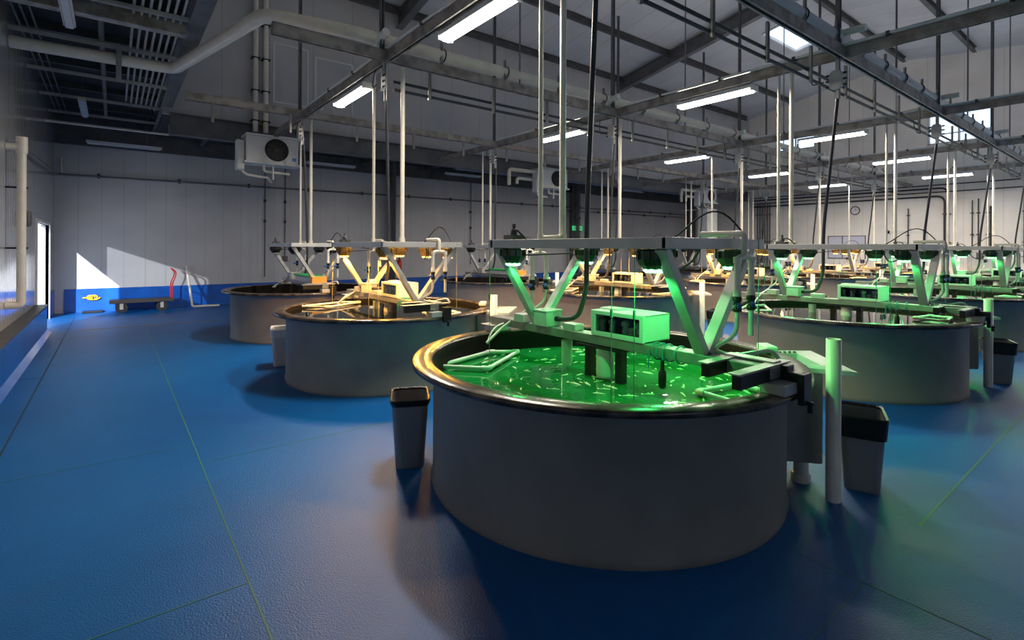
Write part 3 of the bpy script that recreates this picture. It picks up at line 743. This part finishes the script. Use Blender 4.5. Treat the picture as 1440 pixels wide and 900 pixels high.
for x in [-1+.92*q for q in range(24)]: st.chan((x-.06, .03, 4.27), (x-.06, .03, 4.60), .035, .03, up=(0, 1, 0))
st.build('stand', 'strutl', wc)
# a thin extra main beside the row main in the back
for j, nm in ((0, 'green lamp'), (1, 'amber lamp')):
    y = BR*j+.26
    for z, w_ in ((3.97, 'upper'), (3.86, 'lower')):
        MB().tube([(-1.6 if j == 0 else .2, y, z), (XR-.4, y, z)], .021, 10).build('air_line', 'conduit', label='%s of two black pipes slung under the %s row beam' % (w_, nm), cat='pipe', group='black pipes under the grid')
    for q in range(18):
        x = .75+1.15*q
        MB().chan((x, y-.03, 3.80), (x, y-.03, 4.27), .045, .03, up=(0, 1, 0)).build('strut_hanger', 'strutl', label='short galvanised strut drop under the %s row beam, %s from its aisle end' % ('front' if j == 0 else 'middle', NTH[q]), cat='bracket', group='short strut drops, %s beam' % ('front' if j == 0 else 'middle'))
        if x > XR-2: break
for q in range(18):
    MB().chan((-1.55+1.28*q, BR*2-.06, 3.80), (-1.55+1.28*q, BR*2-.06, 4.14), .045, .03, up=(0, 1, 0)).build('strut_hanger', 'strutl', label='short bright strut drop under the back row beam, %s from its aisle end' % NTH[q], cat='bracket', group='short strut drops, back beam')

# ceiling lights
def light_fix(x, y, label, first=[None]):
    if first[0] is None:
        t = thing('ceiling_light', (x, y, 4.06), label, 'light', 'lit ceiling battens on the grid')
        MB().box(x-.09, x+.09, y-.64, y+.64, 4.07, 4.125).build('housing', 'white', t, bevel=.01)
        prof = [(-.075, 4.07), (-.068, 4.035), (-.04, 4.015), (.04, 4.015), (.068, 4.035), (.075, 4.07)]
        MB().loft([[(x+px, yy, z) for px, z in prof] for yy in (y-.62, y+.62)], cap0=True, cap1=True).build('diffuser', 'tube', t)
        MB().box(x-.10, x+.10, y-.66, y-.63, 4.03, 4.12).box(x-.10, x+.10, y+.63, y+.66, 4.03, 4.12).build('end_cap', 'white', t)
        first[0] = t; first.append((x, y)); snap_children(); r = t
    else:
        r = dup(first[0], (x-first[1][0], y-first[1][1], 0), label)
    lamp('tube_light', 'AREA', (x, y, 4.0), TUBE_W, (1.0, 0.90, 0.76), shape='RECTANGLE', size=.16, size_y=1.24)
    lamp('added_uplight', 'AREA', (x, y, 4.30), TUBE_W*UP, (1.0, 0.90, 0.76), rot=(PI, 0, 0), shape='RECTANGLE', size=.2, size_y=1.24)  # added lamp above the housing, throws light on the roof
    return r
for i in range(5):
    light_fix(AC*i+.12, 1.88, 'lit ceiling tube on the %s cross beam, between front and middle rows' % ORD[i])
    light_fix(AC*i+.12, 5.43, 'lit ceiling tube on the %s cross beam, between middle and back rows' % ORD[i])

for i in (3, 4):  # tubes added out of view, to brighten the far wall
    for k_, y in enumerate((-1.93, -5.7)): light_fix(AC*i+.12, y, 'added unseen ceiling tube on the %s cross beam, %s beyond the front row' % (ORD[i], ('first', 'second')[k_]))
# ================================================================== AISLE CEILING SERVICES
for q, y in enumerate((1.6, 3.4, 5.25, 7.0, 8.9, 10.75, 12.4)):
    MB().chan((XL+.01, y, 4.60), (XU-.16, y, 4.60), .05, .05).build('strut_bar', 'strutl', label='%s strut bar across the dark aisle ceiling from the camera' % (ORD+['sixth', 'seventh'])[q], cat='beam', group='aisle ceiling strut bars')
wf = MB(); wf.box(XL+.01, XU-.16, 5.55, 5.70, 4.50, 4.72); wf.build('cable_tray', 'strut', label='deep grey tray crossing the aisle ceiling behind the cream main', cat='tray')
for q in range(7):
    x = -2.20-.085*q
    MB().tube([(x, YF+.1, 4.645), (x, 11.2-.1*q, 4.645)], .017, 8).build('conduit', 'strutl', label='thin grey conduit, %s from the hall edge of the aisle ceiling' % (ORD+['sixth', 'seventh'])[q], cat='conduit', group='parallel aisle ceiling conduits')
for q, x in enumerate((-3.05, -3.75, -3.84, -3.92)):
    MB().tube([(x, YF+.1, 4.66), (x, 12.5, 4.66)], .035 if q == 0 else .012, 8).build('conduit', 'steel', label=['fat grey duct along the middle of the aisle ceiling', 'thin conduit nearest the middle above the side wall', 'thin conduit second from the side wall', 'thin conduit closest to the side wall'][q], cat='conduit', group='side conduits of the aisle ceiling')
def batten(x, y, z, L, rz, label, cat='light', zt=ZL):
    t = thing('batten_light', (x, y, z), label, cat, 'unlit battens')
    dx, dy = math.cos(rz)*L/2, math.sin(rz)*L/2
    MB().beam((x-dx, y-dy, z+.05), (x+dx, y+dy, z+.05), .12, .05).build('housing', 'white', t)
    MB().beam((x-dx*.97, y-dy*.97, z+.01), (x+dx*.97, y+dy*.97, z+.01), .09, .04).build('diffuser', 'tubeoff', t, bevel=.015)
    for k_ in (-.6, .6): MB().tube([(x+dx*k_, y+dy*k_, z+.07), (x+dx*k_, y+dy*k_, zt)], .008, 6).build('hanger', 'steel', t)
    return t
batten(-3.35, 5.0, 4.40, 1.9, PI/2, 'unlit batten light under the near aisle ceiling')
batten(-3.40, 11.1, 4.44, 1.6, PI/2, 'small unlit batten light deeper in the aisle ceiling')
for q, x in enumerate((2.4, 7.2, 16.8)):
    batten(x, 13.3, (4.14, 4.26, 4.36)[q], 1.5, 0, 'unlit batten under the dark soffit, %s along the back wall' % ORD[q], zt=ZS)
batten(-2.68, 13.3, 4.10, 1.5, 0, 'unlit batten high in the corner of the aisle')
hs = MB().chan((-2.85, 6.95, 4.10), (-2.85, 6.95, 4.60), .07, .03, up=(0, 1, 0)); hs.build('pipe_hanger', 'strutl', label='short bright strut hanging in front of the cream main', cat='bracket')
MB().tube(fil([(XL, 11.9, 4.28), (-1.85, 11.9, 4.28), (-1.85, 11.9, ZS)], .06), .03, 10).build('drain_pipe', 'pvc', label='cream pipe crossing the far end of the aisle ceiling', cat='pipe')

# evaporators
ev = thing('evaporator', (-.04, 10.1, 3.4), 'white ceiling evaporator with black fan, near the aisle corner', 'air cooler', 'white evaporators on the back soffit')
ex0, ex1, ey0, ey1, ez0, ez1 = -.60, .50, 9.88, 10.22, 3.55, 4.12
MB().box(ex0, ex1, ey0, ey1, ez0, ez1).build('casing', 'white', ev, bevel=.01)
MB().box(ex0-.04, ex1+.06, ey0-.05, ey1+.08, ez0-.05, ez0-.002).box(ex0-.01, ex1+.04, ey0-.03, ey1+.2, ez1+.002, ez1+.045).build('drip_tray', 'white', ev, bevel=.006)
fc = Vector((.03, ey0-.01, 3.84)); R_ = .235
sr = MB(); sr.tube([fc+Vector((math.cos(a)*R_, 0, math.sin(a)*R_)) for a in [2*PI*q/32 for q in range(32)]], .02, 8, closed=True)
sr.build('fan_shroud', 'black', ev)
fg = MB()
for rr in (.04, .08, .12, .16, .20): fg.tube([fc+Vector((math.cos(a)*rr, -.03, math.sin(a)*rr)) for a in [2*PI*q/28 for q in range(28)]], .0035, 5, closed=True)
for q in range(6): a = PI*q/6; fg.tube([fc+Vector((math.cos(a)*R_, -.03, math.sin(a)*R_)), fc-Vector((math.cos(a)*R_, .03, math.sin(a)*R_))], .0035, 5)
fg.build('fan_guard', 'dsteel', ev)
fb = MB(); fb.tube([fc+Vector((0, -.02, 0)), fc+Vector((0, .01, 0))], .05, 16); fb.tube([fc+Vector((0, .004, 0)), fc+Vector((0, .009, 0))], R_, 32)
for q in range(5):
    a = 2*PI*q/5; fb.beam(fc+Vector((math.cos(a)*.04, -.012, math.sin(a)*.04)), fc+Vector((math.cos(a+.25)*.19, -.012, math.sin(a+.25)*.19)), .10, .006, up=(.3, 1, .2))
fb.build('fan', 'black', ev)
MB().box(.36, .45, ey0-.006, ey0-.001, 3.62, 3.70).build('blue_label', 'labelb', ev)
MB().box(ex0-.17, ex0-.01, ey0+.1, ey1, ez0-.20, ez1-.1).build('side_box', 'white', ev, bevel=.03)
pp = MB(); pp.tube(fil([(-.2, 10.05, ez0-.04), (-.2, 10.05, 3.36), (.35, 10.05, 3.34)], .05), .028, 10); pp.tube([(-.02, 10.0, ez0-.04), (-.02, 10.0, 3.18)], .022, 10); pp.tube(fil([(ex0-.1, 10.15, 3.5), (ex0+.02, 10.15, 3.27), (-.1, 10.2, 3.24), (.3, 11.6, 3.3)], .1), .03, 10)
pp.build('pipework', 'pvc', ev)
hn = MB()
for x in (ex0+.1, ex1-.1):
    hn.beam((x, ey0+.1, ez1+.06), (x, 10.40, ez1+.06), .03, .03)
hn.build('hanger', 'steel', ev)
snap_children()
dup(ev, (8.67, 0, .10), 'white ceiling evaporator with black fan, halfway along the back wall')
dup(ev, (17.9, 0, .14), 'white ceiling evaporator with black fan, at the far corner')
for q, x in enumerate((-.12, .10)):
    px = thing('refrigerant_pipe', (x-.2, YU-.06, 4.4), 'thick cream riser on the upper back wall, %s' % ('nearer the aisle' if q == 0 else 'farther from the aisle'), 'pipe', 'twin risers on the upper wall')
    MB().tube([(x-.2, YU-.12, 4.30), (x-.2, YU-.12, 7.9)], .055, 14).build('pipe', 'pvc', px)
    clamps([], .055, px) if False else None
    c = MB()
    for z in (4.55, 5.25, 6.0, 6.8): c.box(x-.29, x-.11, YU-.18, YU-.001, z, z+.025)
    c.build('clamp', 'black', px)
rd = thing('lagged_pipe', (7.3, 10.3, 3.6), 'cream lagged pipes bending round beside the middle evaporator', 'pipe')
MB().tube(fil([(8.06, 10.15, 4.12), (6.9, 10.15, 4.12), (6.9, 10.15, 3.62)], .12), .06, 12).tube(fil([(8.06, 10.25, 3.88), (7.3, 10.25, 3.88), (7.3, 10.25, 3.70)], .12), .05, 12).build('pipe', 'pvc', rd)
rd = thing('lagged_pipe', (16.5, 10.3, 3.6), 'cream lagged pipes bending round beside the corner evaporator', 'pipe')
MB().tube(fil([(17.29, 10.15, 4.15), (16.1, 10.15, 4.15), (16.1, 10.15, 3.62)], .12), .06, 12).tube(fil([(17.29, 10.25, 3.9), (16.6, 10.25, 3.9), (16.6, 10.25, 3.70)], .12), .05, 12).build('pipe', 'pvc', rd)
# duct on the back soffit
MB().tube([(5.4, 10.9, 4.20), (XR-.1, 10.9, 4.20)], .16, 20).build('air_duct', mat('bluegrey_duct', (0.28, 0.31, 0.36), .4, .3), label='long round grey duct under the back soffit', cat='duct')

# ================================================================== WALL THINGS
def clip_pipe(name, pts, r, m, label, clips, cat='pipe', group=None, cr=None):
    t = thing(name, tuple(pts[0]), label, cat, group)
    MB().tube(fil(pts, .06), r, 10).build('pipe', m, t)
    c = MB()
    for p in clips: c.box(p[0]-(cr or .03), p[0]+(cr or .03), p[1]-(cr or .03), p[1]+(cr or .03), p[2]-r-.03, p[2]+r+.03)
    c.build('clip', 'black', t)
    return t
clip_pipe('wall_pipe', [(XL+.08, 7.7, 3.08), (XL+.08, YB-.09, 3.37), (2.0, YB-.09, 3.41), (XR-.4, YB-.09, 3.50)], .026, 'steel', 'thin grey pipe running round the corner and along the whole back wall', [(-3.2+1.7*q, YB-.06, 3.39+.008*q) for q in range(15)])
clip_pipe('wall_pipe', [(13, YB-.09, 3.30), (XR-.4, YB-.09, 3.34)], .02, 'steel', 'second thin pipe below the first near the far corner of the back wall', [(13.3+1.7*q, YB-.06, 3.32) for q in range(5)])
for q, (x, z0) in enumerate(((.64, .75), (1.2, 1.35), (7.9, 1.0), (13.8, .8))):
    clip_pipe('wall_conduit', [(x, YB-.05, z0), (x, YB-.05, 4.12)], .014, 'conduit', 'thin dark conduit down the back wall, %s from the aisle' % ORD[q], [(x, YB-.04, 2.4), (x, YB-.04, 3.0)], 'conduit', 'dark conduits on the back wall')
MB().box(1.13, 1.27, YB-.09, YB-.001, 1.20, 1.36).build('wall_box', 'dsteel', label='small grey box ending a conduit on the back wall', cat='box')
lp_ = thing('wall_riser', (XL+.12, 7.2, .8), 'fat cream PVC pipe standing against the glossy side wall', 'pipe')
MB().tube(fil([(XL+.005, 6.95, 2.98), (XL+.16, 6.95, 2.98), (XL+.16, 6.95, .84), (XL+.005, 6.95, .84)], .05), .05, 16).tube([(XL+.16, 6.95, 2.9), (XL+.16, 6.95, 3.12)], .062, 16).build('pipe', 'pvc', lp_)
MB().box(XL+.001, XL+.23, 6.94, 6.96, 2.42, 2.445).box(XL+.001, XL+.23, 6.94, 6.96, 1.60, 1.625).build('clamp', 'black', lp_)
vv = MB().lathe([(.03, 0), (.03, .12)], (XL+.16, 7.2, 3.0), 12).beam((XL+.16, 7.05, 3.05), (XL+.16, 7.3, 3.02), .03, .04); vv.build('shutoff_valve', 'bluev', label='blue valve at the top of the side wall pipe', cat='valve')
MB().lathe([(.03, 0), (.03, .35)], (-3.9, 13.75, 3.4), 12).build('pipe_stub', 'strutl', label='pale upright pipe stub high in the aisle corner', cat='pipe')
MB().box(XL+.001, XL+.10, 8.5, 8.75, 1.95, 2.2).build('wall_sensor', 'steel', bevel=.02, label='small grey box on the side wall above the daylight door', cat='box')

# flatbed cart
ct = thing('flatbed_cart', (-2.35, 13.35, 0), 'low black flatbed cart with a red handle by the back wall', 'cart')
MB().box(-2.98, -1.66, 13.08, 13.68, .26, .31).box(-2.98, -1.66, 13.07, 13.10, .24, .32).build('deck', 'wood', ct, bevel=.008)
for x in (-2.74, -1.92):
    for y in (13.14, 13.60):
        wv = MB(); wv.tube([(x, y-.022, .125), (x, y+.022, .125)], .125, 20); wv = wv.build('wheel', 'rubber', ct)
        MB().tube([(x, y-.027, .125), (x, y+.027, .125)], .03, 12).box(x-.035, x+.035, y-.035, y-.028, .09, .25).box(x-.035, x+.035, y+.028, y+.035, .09, .25).build('hub', 'strutl', wv)
hd = MB()
for y in (13.14, 13.62): hd.tube(fil([(-1.70, y, .25), (-1.70, y, .70), (-1.64, y, .84), (-1.62, y, .98), (-1.70, y, 1.06)], .08), .016, 10)
hd.tube([(-1.70, 13.13, 1.06), (-1.70, 13.63, 1.06)], .016, 10); hd.tube([(-1.69, 13.14, .6), (-1.69, 13.62, .6)], .012, 8)
hd.build('handle', 'red', ct)
MB().tube(fil([(-1.33, 13.84, 1.10), (-1.24, 13.3, .05), (-.62, 13.25, .05)], .05), .028, 10).build('bent_pipe', 'pvc', label='L-shaped pale pipe leaning on the blue wall band', cat='pipe')
hz = MB(); hz.tube([(-3.35+.09*math.cos(a)+.1*q/20, YB-.07, .36+.055*math.sin(a)) for q, a in enumerate([2*PI*k/20*2 for k in range(21)])], .018, 8); hz.beam((-3.5, YB-.06, .36), (-3.3, YB-.06, .36), .03, .03)
hz.build('hose_coupling', 'yellow', label='yellow hose coupling hanging on the blue band in the corner', cat='coupling')
MB().box(-3.50, -3.10, 13.55, 13.8, .001, .05).build('drain_cover', 'black', bevel=.01, label='small black mat on the floor in the corner', cat='mat')
# extinguisher, exit sign, barrels, bits along the back
fe = thing('fire_extinguisher', (4.72, 13.36, .75), 'red fire extinguisher on the grey column of the back wall', 'extinguisher')
MB().lathe([(.001, 0), (.075, 0), (.08, .02), (.08, .36), (.06, .42), (.025, .45), (.025, .47)], (4.72, 13.36, .8), 20).build('cylinder', 'red', fe)
MB().lathe([(.028, 0), (.028, .05), (.001, .05)], (4.72, 13.36, 1.27), 12).beam((4.72, 13.36, 1.33), (4.65, 13.32, 1.36), .02, .02).build('valve', 'black', fe)
ES = thing('exit_sign', (13.3, 13.5, 2.45), 'small green exit sign on the back wall', 'sign')
MB().box(13.0, 13.6, 13.50, 13.55, 2.42, 2.62).build('plate', 'exitg', ES)
MB().box(13.1, 13.3, 13.49, 13.499, 2.46, 2.58).box(13.38, 13.5, 13.49, 13.499, 2.48, 2.56).build('arrow', 'white', ES)
for q, x in enumerate((8.9, 9.55)):
    b_ = MB().lathe([(.001, 0), (.22, 0), (.24, .03), (.24, .28), (.25, .30), (.24, .32), (.24, .60), (.25, .62), (.24, .64), (.24, .92), (.22, .98), (.001, .99)], (x, 12.6, 0), 24)
    b_.build('white_drum', 'white', label='white plastic drum by the back wall, %s' % ('nearer the aisle' if q == 0 else 'farther from the aisle'), cat='drum', group='white drums')
bd = thing('water_heater', (17.85, 10.0, 0), 'tall white cabinet standing below the farthest evaporator', 'cabinet')
MB().box(17.45, 18.25, 9.75, 10.25, 0, 3.40).build('body', 'white', bd, bevel=.04)
MB().box(17.6, 18.1, 9.73, 9.749, 1.1, 1.5).build('vent', 'strutl', bd)

# far wall: clock, board, door, cabinet, conduits
ck_ = thing('wall_clock', (XR-.02, 5.78, 3.12), 'round wall clock high on the far white wall', 'clock')
def ring_x(x, y, z, r, n=28): return [(x, y+r*math.cos(2*PI*q/n), z+r*math.sin(2*PI*q/n)) for q in range(n)]
MB().tube([(XR-.03, 5.78, 3.32), (XR-.005, 5.78, 3.32)], .17, 28).build('face', 'white', ck_)
MB().tube(ring_x(XR-.035, 5.78, 3.32, .17), .022, 8, closed=True).build('case', 'dsteel', ck_)
MB().beam((XR-.034, 5.78, 3.32), (XR-.034, 5.78, 3.44), .012, .004, up=(1, 0, 0)).beam((XR-.036, 5.78, 3.32), (XR-.036, 5.70, 3.36), .014, .004, up=(1, 0, 0)).build('hands', 'black', ck_)
wb = thing('notice_board', (XR-.02, 6.1, 1.2), 'dark framed notice board on the far wall', 'board')
f = MB()
for y in (5.40, 6.27, 6.83): f.box(XR-.03, XR-.004, y-.015, y+.015, 1.24, 2.24)
for z in (1.255, 2.225): f.box(XR-.03, XR-.004, 5.39, 6.84, z-.015, z+.015)
f.build('frame', 'dsteel', wb); MB().box(XR-.015, XR-.002, 5.40, 6.83, 1.25, 2.23).build('sheet', 'paper', wb)
d2 = struct('door_2', MB().box(XR-.03, XR-.001, 3.42, 4.52, 0, 2.3), 'wall_far')
struct('door_frame', MB().box(XR-.06, XR-.001, 3.32, 3.42, 0, 2.42).box(XR-.06, XR-.001, 4.52, 4.62, 0, 2.42).box(XR-.06, XR-.001, 3.32, 4.62, 2.3, 2.42), 'white', d2)
struct('door_handle', MB().tube([(XR-.05, 3.52, 1.05), (XR-.08, 3.52, 1.05), (XR-.08, 3.66, 1.05)], .012, 8), 'steel', d2)
ec = thing('electrical_cabinet', (XR-.15, 1.6, .6), 'grey electrical cabinet on the far wall below black conduits', 'cabinet')
MB().box(XR-.25, XR-.001, 1.0, 2.05, .65, 1.75).build('body', 'strutl', ec, bevel=.01)
MB().box(XR-.262, XR-.252, 1.05, 1.98, .7, 1.7).build('door', 'alu', ec, bevel=.005)
MB().box(XR-.27, XR-.263, 1.5, 1.8, 1.3, 1.55).build('display', 'dsteel', ec)
for q, (yb, zt, zb) in enumerate(((2.75, 3.72, 1.3), (2.62, 4.02, 1.3), (0.55, 3.75, 1.2))):
    t_ = thing('conduit_bend', (XR-.08, yb, zb), 'black conduit running along the far wall and bending down, %s' % ['lower inner', 'upper outer', 'beyond the cabinet'][q], 'conduit', 'black bent conduits on the far wall')
    ye = 10.2 if q < 2 else -6; xc = XR-.08-.10*(q == 1)
    MB().tube(fil([(xc, ye, zt), (xc, yb, zt), (xc, yb, zb)], .28, 8), .035, 10).build('pipe', 'conduit', t_)
    c = MB()
    for z in (1.9, 3.0): c.box(xc-.04, XR-.001, yb-.06, yb+.06, z, z+.04)
    c.build('clip', 'dsteel', t_)
for q, y in enumerate((1.95, 1.78, 1.52, 1.44, 3.9)):
    z1_ = (3.5, 3.55, 3.3, 3.25, 3.3)[q]
    t_ = MB().tube([(XR-.06, y, 1.0 if q == 4 else 1.75), (XR-.06, y, z1_)], .03 if q in (2, 3) else .02, 10)
    t_.box(XR-.10, XR-.001, y-.05, y+.05, 2.2, 2.24); t_.box(XR-.10, XR-.001, y-.05, y+.05, 3.0, 3.04)
    t_.build('wall_conduit', 'conduit', label=['vertical black conduit above the cabinet, first from the door side', 'vertical black conduit above the cabinet, second from the door side', 'thicker black conduit above the cabinet, third from the door side', 'thicker black conduit above the cabinet, last from the door side', 'thin lone conduit down the far wall beside the door frame'][q], cat='conduit', group='upright conduits on the far wall')
for q, z in enumerate((3.86, 4.14)):
    MB().tube([(XR-.07, -6, z+.02), (XR-.07, 10.3, z+.02)], .022, 8).build('wall_pipe', 'conduit', label='%s long dark pipe straight along the far wall' % ('lower' if q == 0 else 'upper'), cat='pipe', group='long pipes on the far wall')
cbn = thing('conduit_bundle', (XR-.2, 9.9, 0), 'bundle of upright dark conduits near the far corner', 'conduit')
for q in range(6):
    MB().tube([(XR-.08, 9.4+.12*q, .6), (XR-.08, 9.4+.12*q, 3.9)], .022, 8).build('conduit', 'conduit', cbn)
MB().box(XR-.13, XR-.001, 9.3, 10.1, 3.3, 3.34).box(XR-.13, XR-.001, 9.3, 10.1, 2.0, 2.04).build('rail', 'steel', cbn)

# feeder tray with green lid on the first back-row tank and middle ones
for q, (i, lab) in enumerate(((0, 'first'), (1, 'second'))):
    x, y = AC*i, BR*2
    t_ = thing('feeder_tray', (x, y-.3, BZ), 'feeder tray with green lid and orange end box on the %s back-row tank' % lab, 'feeder', 'green lidded feeders')
    MB().box(x-.12, x+.1, y-.85, y+.15, BZ+.002, BZ+.09).build('tray', 'alu', t_, bevel=.006)
    MB().box(x-.14, x+.12, y-.88, y+.18, BZ+.095, BZ+.125).build('lid', 'glid', t_, bevel=.004)
    MB().box(x-.15, x+.11, y-1.02, y-.89, BZ+.0, BZ+.12).build('end_box', 'orange', t_, bevel=.006)
